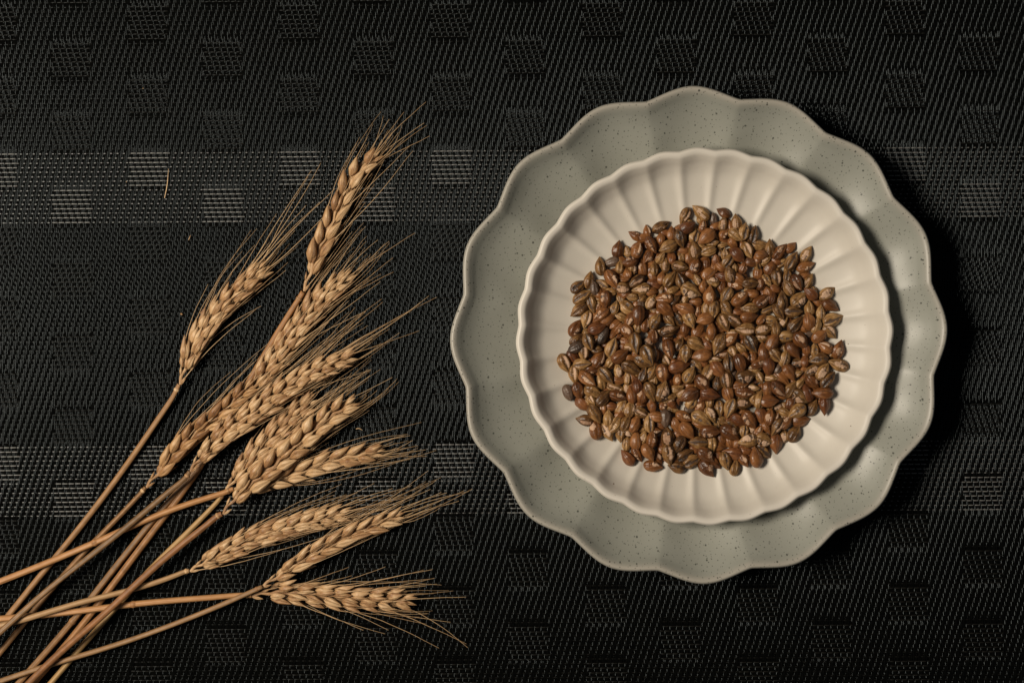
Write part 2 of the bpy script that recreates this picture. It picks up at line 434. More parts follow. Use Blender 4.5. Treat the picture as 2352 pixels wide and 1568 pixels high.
def stalk(label, stem, ear, width, style, tone, stem_m, tips, zc, seed, stem_r=1.45, pitch=4.4, extra=8, up=11, node=0):
    """stem: list of (px, py, z mm) from the ear outward; ear: list of (px, py) base to tip; zc: height of the ear axis (mm), one or two values"""
    rs = random.Random(seed)
    if isinstance(zc, (int, float)): zc = (zc, zc)
    ep = [at(x, y, (zc[0] + (zc[1] - zc[0]) * k / (len(ear) - 1)) * mmm) for k, (x, y) in enumerate(ear)]
    sp = [at(x, y, z * mmm) for (x, y, z) in stem]
    root = empty('wheat_stalk', sp[-1]); tag(root, label, 'wheat stalk', 'dried wheat stalks fanned out on the placemat')
    off = np.array(root.location)
    def part(name, me, loc=None, rot=None, scale=None):
        o = link(name, me, root)
        if loc is not None: o.location = Vector(loc) - Vector(off)
        if rot is not None: o.rotation_euler = rot
        if scale is not None: o.scale = scale
        return o
    for _ in range(2):
        sp = [sp[0]] + [(sp[q - 1] + sp[q] * 2 + sp[q + 1]) / 4 for q in range(1, len(sp) - 1)] + [sp[-1]]
    ed = catmull(ep, 8)
    # stem
    sd = catmull([ep[0]] + sp, 6)
    n = len(sd); rr = np.interp(np.arange(n) / n, [0, .06, .25, 1], [0.68, .78, .92, 1.0]) * stem_r * mmm
    wob = np.array([noise.noise(Vector((k * .3, seed, 0))) for k in range(n)]) * 0.05
    part('stem', tube('stem', sd - off, rr * (1 + wob), 14, [M[stem_m]], ribs=0.03, nrib=7))
    # collar where the stem ends
    c0, cT, _ = sample(sd, 0.02)
    col = np.array([c0 + cT * k * mmm for k in (-.8, -.4, 0, .4, .8)])
    part('collar', tube('collar', col - off, np.array([.9, 1.15, 1.28, 1.15, .9]) * stem_r * .78 * mmm, 12, [M['straw']]))
    # a swollen node part way down
    if node:
        c1, nT, _ = sample(sd, node)
        nd = np.array([c1 + nT * k * mmm for k in (-1.6, -.7, 0, .5, 1.2)])
        part('node', tube('node', nd - off, np.array([.95, 1.1, 1.22, 1.12, .98]) * stem_r * .97 * mmm, 12, [M[stem_m]]))
    # rachis, slightly zigzag
    L = sample(ed, 1)[2]
    rp = []
    nn = max(6, int(L / (pitch * (.86 if style == 'plump' else .79) * mmm)))
    for k in range(nn + 1):
        p, T, _ = sample(ed, k / nn)
        nrm = np.array([-T[1], T[0], 0]); nrm /= np.linalg.norm(nrm)
        rp.append(p + nrm * (0.5 if k % 2 else -0.5) * mmm - np.array([0, 0, .4 * mmm]))
    part('rachis', tube('rachis', catmull(rp, 3) - off, 0.75 * mmm, 8, [M['straw']]))
    W = width * .92 * PX / 2                           # half width of the ear
    ends = []                                    # husk tips for the awns: (t, side, tip point, dir)
    def husk(p, T, nrm, side, lat, ang, pit, roll, kind, sc, zz, t):
        pos = p + nrm * side * lat + np.array([0, 0, zz])
        a = math.atan2(T[1], T[0]) + side * math.radians(ang)
        rot = Euler((side * roll, -math.radians(pit), a), 'XYZ')
        me = rs.choice(HUSK[tone, kind])
        ws = min(1.0, .45 + .55 * width / 66)
        sc2 = (sc * rs.uniform(.94, 1.12), sc * ws * rs.uniform(.78, 1.02), sc * ws * rs.uniform(.8, 1.05))
        part('husk', me, pos, rot, sc2)
        d = rot.to_matrix() @ Vector((1, 0, 0))
        tip = Vector(pos) + d * _len[me.name] * sc2[0]
        ends.append((t, side, np.array(tip), np.array(d)))
    for k in range(nn):
        t = k / nn
        p, T, _ = sample(ed, t)
        nrm = np.array([-T[1], T[0], 0]); nrm /= np.linalg.norm(nrm)
        side = 1 if k % 2 else -1
        g = np.interp(t, [0, .08, .2, .75, 1], [.45, .78, 1.0, .95, .72])      # size along the ear
        j = lambda a: rs.uniform(-a, a)
        if k < 2:
            husk(p, T, nrm, side, W * .12, 14, 6, .3, 'slim', .55, 0, t); continue
        r = lambda a, b: rs.uniform(a, b)
        if style == 'plump':
            husk(p, T, nrm, side, W * .48 * g, 13 + j(5), 2, .9, 'slim', 1.3 * g, -1.5 * mmm, t)
            husk(p, T, nrm, side, W * .30 * g, 15 + j(4), up + j(3), .35 + j(.25), 'plump', r(1.22, 1.38) * g, .3 * mmm, t)
            if k % 3 == 0: husk(p, T, nrm, side, W * .06 * g, 6 + j(8), up - 2, j(.3), 'slim', .98 * g, .3 * mmm, t)
            husk(p, T, nrm, -side, W * .1, 12 + j(5), 0, .1, 'plump', .9 * g, -2.0 * mmm, t)
        else:
            husk(p, T, nrm, side, W * .60 * g, 14 + j(7), 3, 1.0, 'slim', r(1.0, 1.2) * g, -1.5 * mmm, t)
            husk(p, T, nrm, side, W * .50 * g, 13 + j(6), up + j(5), .8 + j(.2), 'slim', r(1.05, 1.35) * g, -.2 * mmm, t)
            husk(p, T, nrm, side, W * .30 * g, 10 + j(6), up + j(5), .4 + j(.2), 'plump', r(.95, 1.12) * g, .4 * mmm, t)
            husk(p, T, nrm, side, W * .06 * g, 8 + j(10), up + j(5), j(.4), 'slim', r(.9, 1.15) * g, .8 * mmm, t)
            husk(p, T, nrm, -side, W * .2, 20 + j(8), 0, .2, 'plump', .85 * g, -2.2 * mmm, t)
    p, T, _ = sample(ed, 0.985)
    nrm = np.array([-T[1], T[0], 0]); nrm /= np.linalg.norm(nrm)
    for sd_, an in ((1, 16), (-1, 14), (1, 3)):
        husk(p, T, nrm, sd_, W * .12, an, 4, .3, 'slim', .72, 0.3 * mmm, 1.0)
    # awns
    eT = ed[-1] - ed[0]; eT /= np.linalg.norm(eT)
    def awn(e, tip, bow, r0=.17):
        t, side, q, d = e
        q = q - d * 0.6 * mmm
        tip = np.array(tip); D = np.linalg.norm(tip - q)
        c = q + d * D * .35
        mid = (q + tip) / 2
        nr = np.array([-(tip - q)[1], (tip - q)[0], 0]) / max(D, 1e-6)
        pts = []
        m = 12
        for k in range(m + 1):
            s = k / m
            b = (1 - s) ** 2 * q + 2 * s * (1 - s) * (c * .55 + mid * .45) + s * s * tip
            b = b + nr * bow * D * math.sin(s * math.pi) + nr * .25 * mmm * noise.noise(Vector((s * 5, seed + D * 50, 2)))
            b[2] = max(b[2], .5 * mmm)
            pts.append(b)
        rad = np.interp(np.arange(m + 1) / m, [0, .1, 1], [r0 * 1.5, r0, r0 * .45]) * mmm
        part('awn', tube('awn', np.array(pts) - off, rad, 4, [M['awn']]))
    tg = []
    for (x, y) in tips:
        tp = at(x, y, rs.uniform(1.2, 4.0) * mmm)
        tg.append((np.dot(np.array(tp) - ed[0], eT), tp))
    tg.sort(key=lambda a: a[0])
    used = set()
    for (pr, tp) in tg:
        tp = np.array(tp)
        best, bi = 1e9, 0
        for k, e in enumerate(ends):
            v = tp - e[2]; D = np.linalg.norm(v[:2])
            if D < 8 * mmm: continue
            ca = np.dot(v[:2], e[3][:2]) / (D * np.linalg.norm(e[3][:2]) + 1e-9)
            ang = math.acos(max(-1, min(1, ca)))
            cost = ang * 1.6 + abs(D - 38 * mmm) / (45 * mmm) + (1.2 if k in used else 0) + rs.random() * .25
            if cost < best: best, bi = cost, k
        used.add(bi)
        awn(ends[bi], tp, rs.uniform(-.035, .035))
    cand = [e for k, e in enumerate(ends) if k not in used and e[0] > .12]
    rs.shuffle(cand)
    for e in cand[:extra + 8]:
        D = (1 - e[0]) * L * rs.uniform(.4, 1.0) + rs.uniform(8, 18) * mmm
        a = math.atan2(eT[1], eT[0]) + e[1] * rs.uniform(-.02, .10)
        tp = e[2] + np.array([math.cos(a), math.sin(a), 0]) * D
        tp[2] = rs.uniform(1, 5) * mmm
        awn(e, tp, rs.uniform(-.04, .04), .115)
    return root
_len = {}
for key, v in HUSK.items():
    for me in v: _len[me.name] = 8.4 * mmm if key[1] == 'plump' else 8.6 * mmm

stalk('thin wheat stalk with a brown ear hugging the upper left side of the central ear',
      [(319,1137,3.2),(289,1170,3),(243,1219,2.6),(207,1249,1.8),(176,1286,1.7),(137,1331,1.6),(91,1383,1.6),(55,1432,1.6),(0,1499,1.6),(-50,1560,1.6)],
      [(335,1118),(375,1072),(425,1015),(480,972),(530,927),(568,893)], 50, 'plump', 'brown', 'stem_tan',
      [z2p(705,930),z2p(610,1060),z2p(800,1000),z2p(900,940),z2p(1100,800),z2p(1000,870),z2p(870,900),z2p(1180,760),z2p(1300,690),z2p(560,1100),z2p(720,960)], 4.4, 4, 1.3, 4.4, 12)
stalk('wheat stalk with the leftmost ear, its stem bare down to the left edge',
      [(395,915,3.5),(370,952,2.6),(325,1020,2),(277,1091,1.6),(213,1173,1.6),(167,1234,1.6),(122,1286,1.6),(91,1322,1.6),(24,1407,1.6),(-25,1470,1.6)],
      [(412,882),(440,805),(480,742),(525,690),(562,655),(598,620)], 64, 'slim', 'tan', 'stem_tan',
      [z1p(1340,595),z1p(1268,650),z1p(1222,925),z1p(990,990),z1p(1135,1095),z1p(1135,1120),z1p(1160,1238),z1p(1065,1432),z1p(1450,795),z1p(1575,765),z1p(1240,700),z1p(1330,900),
       z2p(455,170),z2p(640,90),z2p(870,340),z2p(1080,0),z2p(540,140),z2p(830,370)], 4.6, 1, 1.45, 4.6, 10)
stalk('wheat stalk with the topmost ear of fat loose husks and the longest straight stem',
      [(692,678,3.5),(665,720,2.6),(620,790,1.9),(575,872,1.7),(530,950,1.6),(486,1030,1.6),(450,1091,1.6),(405,1152,1.6),(365,1201,1.6),(335,1243,1.6),(289,1303,1.6),(240,1368,1.6),(198,1424,1.6),(152,1484,1.6),(100,1540,1.6),(40,1610,1.6)],
      [(697,668),(722,602),(748,542),(780,472),(815,404),(858,366)], 58, 'plump', 'tan', 'stem_orange',
      [z1p(2165,115),z1p(1992,195),z1p(1877,250),z1p(1705,392),z1p(1908,350),z1p(1992,405),z1p(2150,280),z1p(2170,298),z1p(2035,460),z1p(2062,498),z1p(2193,382),z1p(1820,410),z1p(1950,355),
       z1p(1500,800),z1p(1600,620),z1p(1690,900),z1p(1590,1060),z1p(1760,760)], 4.6, 2, 1.6, 5.0, 6)
stalk('wheat stalk with spiky ear between the topmost and the central ear, base hidden',
      [(545,945,3.2),(500,1020,2),(440,1100,1.6),(389,1143,1.6),(350,1197,1.6),(304,1252,1.6),(259,1310,1.6),(207,1374,1.6),(172,1424,1.6),(118,1484,1.6),(60,1546,1.6),(15,1600,1.6)],
      [(567,911),(610,852),(655,792),(700,732),(745,682),(793,640)], 66, 'slim', 'tan', 'stem_tan',
      [z1p(2080,1140),z1p(1875,1205),z1p(1787,1195),z1p(1905,1335),z1p(1908,1447),z1p(1810,1462),z1p(1688,1345),z1p(1618,1150),z1p(1585,1130),z1p(1605,1395),
       z2p(1805,150),z2p(1720,130),z2p(1100,390),z2p(1175,370),z2p(1690,385),z2p(1560,300),z2p(1450,410),z2p(1400,470)], (3.8, 4.6), 3, 1.5, 4.3, 12, node=.74)
stalk('wheat stalk on a yellow stem, ear half hidden behind the fattest ear',
      [(499,1152,2.6),(478,1176,2),(441,1213,1.7),(396,1255,1.6),(350,1301,1.6),(304,1347,1.6),(262,1404,1.6),(213,1453,1.6),(167,1508,1.6),(116,1568,1.6),(80,1612,1.6)],
      [(515,1130),(560,1078),(602,1028),(650,978),(708,925)], 66, 'slim', 'tan', 'stem_yellow',
      [z2p(1900,900),z2p(1655,875),z2p(1725,885),z2p(1735,835),z2p(1640,930),z2p(1600,905),z2p(1400,1025),z2p(1430,1070),z2p(1280,1160)], (3.6, 3.6), 5, 1.35, 4.4, 6)
stalk('wheat stalk on the bent orange stem, ear pointing right from under the fattest ear',
      [(514,1131,4),(456,1149,4.4),(389,1170,4.8),(335,1191,4.8),(268,1225,4.8),(183,1261,4.8),(91,1301,4.8),(0,1334,4.4),(-40,1350,4.2)],
      [(536,1122),(620,1106),(682,1086),(744,1064),(807,1048),(860,1040)], 56, 'plump', 'tan', 'stem_orange',
      [z2p(1995,1355),z2p(2060,1392),z2p(2025,1450),z2p(2100,1435),z2p(2160,1467),z2p(2170,1517),z2p(1950,1470),z2p(1935,1450),z2p(1845,1400),z2p(2030,1500),z3p(1735,157)], 3.8, 6, 1.5, 4.6, 5, node=.55)
stalk('wheat stalk with the lowest, ragged ear and awns splaying down to the right',
      [(551,1366,3),(480,1372,4.2),(411,1377,4.8),(320,1383,4.8),(259,1392,4.8),(183,1404,4.8),(107,1411,4.6),(0,1420,4.4),(-40,1424,4.2)],
      [(579,1367),(635,1360),(698,1363),(775,1370),(853,1376),(930,1376)], 70, 'slim', 'tan', 'stem_orange',
      [z3p(1900,972),z3p(1835,975),z3p(1915,1035),z3p(1900,1040),z3p(1853,1078),z3p(1850,1092),z3p(2147,1175),z3p(2032,1360),z3p(1858,1373),z3p(1760,1287),z3p(2150,1520),z3p(2160,1547),z3p(1948,1550),z3p(1550,1445),z3p(1575,1418),z3p(1390,1420),z3p(1283,955),z3p(1305,1017),z3p(1118,1040),z3p(1553,952)], 4.2, 11, 1.45, 5.0, 2, 12, node=.44)
stalk('narrow wheat stalk with two neat husk rows just above the lowest ear',
      [(595,1350,7.2),(558,1367,7.4),(514,1386,5.6),(411,1432,3.4),(304,1468,3.8),(243,1490,4.8),(152,1514,4.8),(91,1532,4.8),(0,1563,4.6),(-40,1578,4.5)],
      [(601,1347),(635,1325),(673,1301),(729,1266),(791,1235),(853,1207),(908,1187)], 44, 'plump', 'tan', 'stem_grey',
      [z3p(2195,378),z3p(2165,395),z3p(2130,390),z3p(2095,465),z3p(1965,400),z3p(1970,458),z3p(1970,490),z3p(1870,540),z3p(2005,405),z3p(1690,560),z3p(1800,520)], (6.5, 4.2), 10, 1.25, 4.2, 7)
stalk('wheat stalk with densely packed ear third from the bottom, under the fattest ear',
      [(425,1312,3.5),(414,1316,3.8),(365,1337,5),(304,1356,6.5),(243,1368,7.8),(183,1380,7.9),(122,1401,7.9),(61,1423,7.6),(0,1437,7.2),(-35,1444,7)],
      [(436,1310),(480,1286),(558,1246),(635,1218),(713,1196),(782,1181)], 62, 'slim', 'tan', 'stem_grey',
      [z3p(1605,375),z3p(1748,350),z3p(1885,380),z3p(1760,418),z3p(1755,430),z3p(1630,500),z3p(1210,475),z3p(1195,490),z3p(825,545),z3p(1395,425),z3p(1360,612),z3p(790,825),z3p(1560,560),z3p(1560,460),z3p(1480,430)], 4.4, 9, 1.35, 4.0, 10)
stalk('wheat stalk with the long central ear lying across others, on a greyish stem',
      [(423,1100,7.6),(396,1121,7.8),(335,1173,8),(274,1225,8.2),(213,1274,7.4),(152,1316,6.4),(91,1368,8.5),(46,1410,11),(0,1453,11.2),(-35,1482,11.2)],
      [(436,1082),(455,1058),(505,1008),(580,950),(650,896),(722,852),(800,822)], 66, 'slim', 'tan', 'stem_grey',
      [z2p(2247,270),z2p(2187,260),z2p(2118,318),z2p(2110,535),z2p(1825,310),z2p(1815,285),z2p(1690,385),z2p(1670,390),z2p(1900,455),z2p(1955,550),z2p(1750,600),z2p(1730,840),z2p(1640,780),z2p(1610,350),z2p(2050,380),z2p(1980,420),z2p(1880,520)], (8.2, 6.8), 7, 1.4, 4.3, 14)
stalk('wheat stalk with the fattest ear, plump golden husks and a reddish stem',
      [(499,1185,7.2),(478,1204,7.4),(426,1243,7.4),(365,1289,8),(304,1347,10.2),(259,1395,10.4),(213,1435,9.4),(152,1484,8.4),(107,1523,8),(60,1575,7.8),(25,1612,7.6)],
      [(511,1179),(542,1142),(589,1102),(645,1056),(711,996),(755,960),(800,930)], 76, 'plump', 'tan', 'stem_red',
      [z2p(1780,1000),z2p(1700,1040),z2p(1730,1080),z2p(1690,1055),z2p(1740,990),z2p(1640,1110),z2p(1480,1330),z2p(1400,1410),z2p(1600,1110)], (8.0, 7.4), 8, 1.6, 4.5, 10)

# loose bits lying on the placemat and on the cream plate
def bit(name, pts, r, mat, label, cat):
    P = catmull([at(x, y, z * mmm) for (x, y, z) in pts], 5)
    c = P.mean(axis=0)
    o = link(name, tube(name, P - c, np.interp(np.linspace(0, 1, len(P)), [0, .5, 1], [r, r, r * .4]) * mmm, 6, [mat]))
    o.location = c; tag(o, label, cat); return o
bit('broken_awn', [(378,455,.5),(384,425,.6),(387,388,.6)], .22, M['awn'], 'long thin broken awn lying alone on the mat, upper left of the ears', 'wheat bristle')
bit('broken_awn', [(*z1p(303,1195),.5),(*z1p(318,1158),.6)], .2, M['awn'], 'tiny straw bristle alone on the mat left of the ears', 'wheat bristle')
bit('broken_awn', [(*z2p(1615,1303),.5),(*z2p(1640,1299),.6),(*z2p(1665,1312),.5)], .2, M['awn'], 'tiny curled bristle on the mat right of the fattest ear', 'wheat bristle')
bit('chaff_flake', [(*z2p(398,398),.6),(*z2p(412,382),.9),(*z2p(416,365),.6)], .45, M['straw'], 'small chaff flake just above left of the leftmost ear', 'chaff')
bit('chaff_flake', [(*z2p(243,402),.6),(*z2p(250,405),.9),(*z2p(256,410),.6)], .45, M['straw'], 'tiny chaff crumb far left of the leftmost ear', 'chaff')

bit('chaff_flake', [(328, 203, .5), (329.5, 204, .6)], .2, M['straw'], 'tiny pale crumb on the mat in the upper left, far from the ears', 'chaff')
bit('chaff_flake', [(290, 417, .5), (291, 419, .6)], .2, M['straw'], 'tiny pale crumb by the pale mat square left of the lone broken awn', 'chaff')

# ================================================================== barley
# read off the photograph, tile by tile: x, y (tenths of a tile pixel), tip direction, kind, length
# kinds: w creased tan, o smooth amber, r russet, s split along a dark crease, c cracked with pale flesh, d bare and dark
TILES = [
(2230, 810, """183 78 150 c .95|211 68 100 c .85|142 110 80 o 1|164 114 105 w .8|188 112 70 c 1|221 100 -60 c 1.05|127 140 200 d 1|101 150 95 w 1.1|168 140 190 c 1|213 127 240 c .95|200 152 98 c 1.05|228 155 90 w .9|147 150 80 w .75|176 156 90 c .75"""),
(2630, 810, """8 57 30 w 1.05|64 33 245 w 1.05|102 24 140 w 1.15|132 39 95 d .8|155 24 150 o .95|70 58 30 r 1.05|107 55 80 c .9|155 50 80 c .95|186 48 98 w 1.05|204 68 78 s 1|225 76 75 s 1.1|33 73 90 o .9|8 84 85 o .85|54 85 -75 w 1.05|88 76 75 s 1.05|115 81 220 o 1.15|157 72 60 c .85|183 77 -40 w 1|25 104 205 w 1.15|87 112 100 w 1.1|130 95 10 w .78|151 99 0 d .7|178 97 -45 o .78|118 115 200 w 1.05|212 112 -65 w 1.05|100 105 0 w .7|146 119 90 c .7|160 123 100 d .7|189 124 -45 r 1.1|8 130 60 w .8|34 130 75 r .78|55 128 100 w .95|19 147 90 w .9|53 151 -10 w 1|88 147 70 c 1.05|114 140 90 o .95|138 136 100 r .8|147 149 140 o .9|168 136 55 s 1.05|203 152 70 c .95|222 141 -20 o .95|180 156 95 w .7|234 130 90 o .7"""),
(3030, 810, """5 100 0 w 1|30 109 95 w 1.05|53 116 50 c 1.15|78 106 45 o .9|10 124 0 o .88|81 137 60 s 1.1|115 122 60 c 1|113 150 20 c 1.1|18 137 30 w .8|56 141 30 w .85|31 152 60 o 1.1|0 148 -60 s .8"""),
(2230, 1076, """75 26 80 w 1.05|49 41 40 s 1|58 65 35 s 1.15|87 45 100 d .95|105 35 150 d .85|128 24 -60 c 1.2|96 53 100 o .75|120 55 180 w .9|112 72 -90 c 1.1|149 44 175 c 1.1|152 25 0 o .8|164 8 110 o .75|185 30 215 w 1.05|225 34 170 r 1.05|197 47 190 c 1.05|160 57 35 r .7|175 66 170 d .85|199 65 60 w 1|222 53 0 o .7|221 76 60 c 1|80 82 -75 s 1.05|50 97 215 w 1.15|68 118 255 w 1.1|97 87 75 c .8|119 95 90 d .55|134 91 70 w .9|161 88 140 w 1.25|196 83 90 d .8|190 111 265 o 1.2|102 109 220 c 1.15|119 118 40 o 1.1|149 112 160 w .85|170 120 240 c 1.05|42 139 60 c 1.1|93 139 20 r 1.15|135 131 215 o .8|143 140 60 c .8|187 139 90 w .8|207 131 80 c .95|230 122 60 w 1.05|207 104 0 r .75|226 97 110 w .85|165 147 -50 c 1.05|107 157 60 d 1.1|130 150 60 o .72|70 156 120 w .75|88 154 30 w .75|178 157 0 c .75|228 158 90 c .9"""),
(2630, 1076, """10 20 80 o .72|29 24 55 w 1.05|54 27 110 s 1|94 26 120 c .8|123 10 40 o 1.15|152 18 160 r .9|170 12 105 w 1.05|193 26 -45 o 1|220 34 0 d 1.05|130 31 170 c .85|152 38 85 c .95|108 40 80 o .9|12 50 80 w .95|37 49 20 w .85|79 51 -25 c 1.3|15 70 180 c 1.1|40 73 40 d .9|64 72 60 d .8|90 76 180 o .85|123 62 88 c 1.15|162 62 240 s 1.05|196 69 35 c 1.3|221 57 170 o .95|186 40 -20 c .8|19 94 -40 o 1.15|40 94 0 r .8|64 93 160 o 1.1|94 100 80 c .85|113 91 90 w .85|133 97 260 d 1.05|162 95 -60 w 1|190 100 10 r .85|217 93 180 w 1.1|28 118 -50 w .9|48 119 -50 s 1.1|76 119 -65 w 1.05|111 118 195 o 1.1|157 125 -65 w 1.1|184 123 -30 w 1.1|202 105 20 r .7|215 113 10 d 1.05|138 123 -70 r .8|28 145 20 c 1.1|64 145 -90 o .9|97 143 55 o 1.05|127 145 90 o 1|150 141 10 o .8|207 142 180 w 1.2|178 151 0 c .85|217 126 0 w .8"""),
(3030, 1076, """71 15 80 s .9|93 32 -60 c 1.05|118 30 60 d 1|45 23 -80 w 1|8 33 70 c .95|22 26 -55 w .8|73 43 120 w 1.05|45 47 -20 r .8|24 55 110 o .85|35 66 70 d .9|59 75 95 w 1.1|12 74 40 c 1.1|98 71 40 c 1.1|125 58 140 r 1|164 57 35 c 1.15|172 86 -30 o 1.05|149 102 90 w .95|122 92 95 w 1|121 122 100 o 1.15|177 119 20 s 1.25|138 131 70 w 1|84 100 0 s 1.1|25 94 25 s .95|51 101 -60 w 1.05|62 124 55 c .85|33 119 0 w .85|10 118 50 c .85|90 131 50 w 1.3|110 140 -50 d .75|168 146 -45 w 1.15|147 157 35 o 1.05|15 143 10 c 1.05|44 140 90 w 1|97 152 -60 o .85|120 153 0 d .7|46 157 0 o .7|70 159 0 w 1.05"""),
(2230, 1342, """47 9 35 w 1|73 15 -70 s 1.05|84 10 30 c .8|44 28 205 d 1.15|62 41 -88 w 1|37 51 -60 r 1|88 32 180 w .9|17 65 -65 w 1.2|58 67 5 s 1.05|97 55 60 c 1.35|81 80 0 c .95|128 27 70 s 1.15|147 48 35 o 1.15|124 62 60 w .8|155 12 160 c .8|183 18 -85 s 1.2|170 28 0 w .8|212 18 150 c .95|213 46 -65 s 1.2|200 61 -25 w 1.1|226 45 80 c 1|190 41 10 c .7|174 76 -25 w 1.15|143 81 95 c .95|173 54 0 o .8|40 91 -85 w 1.15|70 101 -40 c 1.2|102 109 105 w 1|114 94 -50 s 1.1|144 104 -15 o .9|164 98 90 w .9|201 91 70 s 1|220 87 60 w .95|25 134 -70 d 1.1|49 130 -75 c 1.05|84 132 -20 w 1.15|135 121 -15 w 1.05|107 146 45 w 1.2|142 142 -15 c 1.1|164 122 90 w .9|187 117 95 r 1|174 139 100 r 1|200 140 80 c 1|218 132 -65 w 1.3|80 150 -60 w .8|226 107 80 w .8|60 162 -40 r 1.05"""),
(2630, 1342, """27 32 -75 c 1.2|52 20 65 w .95|66 43 -92 w 1.05|92 20 -25 w 1.15|116 20 125 r .9|145 21 245 w 1.3|122 5 90 w .8|172 8 40 c 1.05|196 28 135 w .9|220 19 -60 s 1.15|103 46 190 o 1.2|152 41 10 c 1.1|21 60 -60 w .9|51 73 15 r 1.2|90 72 -45 s 1.05|178 40 -70 w .9|207 52 -60 c .85|194 66 -70 o 1.2|168 63 95 s 1.1|143 80 -50 r 1.2|135 57 0 w .85|13 90 -80 c 1.2|75 92 60 w 1.05|118 92 245 w 1.2|48 102 80 c .9|77 116 0 d .85|140 112 90 w .95|163 108 -82 w 1.2|208 95 10 c 1.15|178 92 60 d .85|195 116 15 c 1|107 113 -50 c 1.2|167 137 -75 o 1.05|59 135 30 w .85|75 140 210 o 1.2|122 138 -10 r 1.15|11 131 70 c 1.2|27 114 -80 r .95|28 147 20 c .95|45 149 -70 r .75|205 133 -5 c 1.15|230 145 60 c .9|224 124 0 c .8|100 148 60 r .85|118 155 0 w .8|46 125 20 w .85|227 79 0 w .8"""),
(3030, 1342, """36 14 60 o 1.15|10 6 0 c .9|14 37 95 o 1.05|42 46 -50 w 1.1|60 33 100 w .85|84 35 -50 o 1.1|65 53 75 w 1.1|102 12 -50 c 1.15|5 66 20 c 1|26 74 -85 r 1.05|49 77 60 d .9|75 86 -60 o 1.1|97 64 15 c 1.05|135 33 90 w .9|116 36 -80 r .8|160 27 150 c 1|144 56 190 w 1.1|191 33 75 c 1.15|190 68 160 c 1.2|132 81 30 c 1.05|154 84 55 c 1.15|56 101 -45 o 1.25|130 109 -45 c 1|166 104 50 s 1.1|99 113 50 w .9|31 100 0 d .75|50 126 -45 c 1.2|78 126 60 w 1.1|25 128 -82 o 1.05|11 128 -80 d .9|117 134 110 r 1.15|153 135 180 o 1.15|100 143 -40 c 1.05|80 157 75 o 1.05|157 157 0 c .8|27 153 0 r 1.15|6 150 80 w 1.15|5 98 -60 w .72|92 90 20 w .8|112 58 80 r .78"""),
(2230, 1608, """88 27 -60 w 1.15|107 16 -85 c .9|64 42 170 w 1.05|91 63 95 c 1.2|127 10 0 r .9|120 37 90 w 1|151 11 65 w 1.05|144 30 220 o .9|171 15 80 c 1|194 7 0 c .8|223 14 -90 r .85|161 48 65 w 1.1|133 55 235 w 1.1|117 70 -60 c 1.1|182 50 65 d 1.05|198 26 -25 w 1|216 49 95 s 1.05|199 60 10 w .85|148 76 -90 w .95|168 69 -50 c .85|231 34 170 o 1|229 67 0 c .85|185 89 92 o 1.15|202 83 70 w .9|162 100 -95 w .95|222 87 85 c 1.05|165 130 130 r 1.05|188 122 -60 c 1|214 118 -60 o 1.15|225 150 -10 c 1.1|236 131 -60 c .95|77 3 -50 w .75"""),
(2630, 1608, """19 38 -90 d 1.1|37 18 -10 w .85|15 5 60 c .8|35 5 -40 r .75|79 3 245 w 1.05|76 17 0 d .72|63 34 -25 c 1.05|101 13 60 c .9|122 3 -90 w .85|103 39 -30 w 1.25|98 51 170 c .9|125 30 -60 c 1.05|145 16 -85 w 1|151 44 -20 w .95|171 14 250 s 1.2|203 4 0 c 1.05|190 42 -30 r 1.05|217 42 -55 c 1.25|43 53 -65 o .95|70 67 -50 o 1.2|124 69 0 c 1.3|95 68 90 w .9|50 75 -15 o .8|24 80 95 c 1.25|170 72 -35 c 1.25|176 57 -30 w .95|204 70 -95 s .9|50 101 240 w 1.2|96 95 178 s 1.15|128 101 -88 w 1.1|151 90 -75 o .95|213 91 190 c 1.15|187 95 80 o .85|9 99 -70 r .95|26 123 -80 c 1.2|65 124 30 w 1.15|114 125 -40 c 1.15|177 120 170 r 1.15|210 113 -10 r .9|82 138 25 s 1.15|131 141 -40 o 1.05|160 138 -75 w 1.05|182 153 80 w 1|204 137 -60 c .95|232 129 100 o 1.2|46 152 170 w 1.05|116 156 -50 c 1.15|90 112 -30 r .8|225 66 -30 c .8"""),
(3030, 1608, """48 12 35 c .9|93 21 215 w 1.15|128 13 60 w 1.05|158 8 -90 r 1.05|8 32 -80 r 1|29 34 80 c 1.05|42 36 60 c .75|64 24 -20 w .8|101 43 10 o 1.05|68 47 45 c 1|22 60 -60 o .85|46 58 240 w 1.1|87 73 60 w 1.15|62 78 90 c .95|4 68 60 c .9|17 88 -20 c 1.05|43 97 -88 r 1.15|14 116 -40 s 1.1"""),
]
G = []
for (ox, oy, txt) in TILES:
    for row in txt.split('|'):
        x, y, a, kd, f = row.split()
        if kd == 'd' and (int(float(x)) + int(float(y))) % 3: kd = 'swo'[int(float(x)) % 3]
        G.append([(ox + float(x) * 10 / 5.88) / 1.7415, (oy + float(y) * 10 / 5.88) / 1.7415, float(a), kd, float(f)])

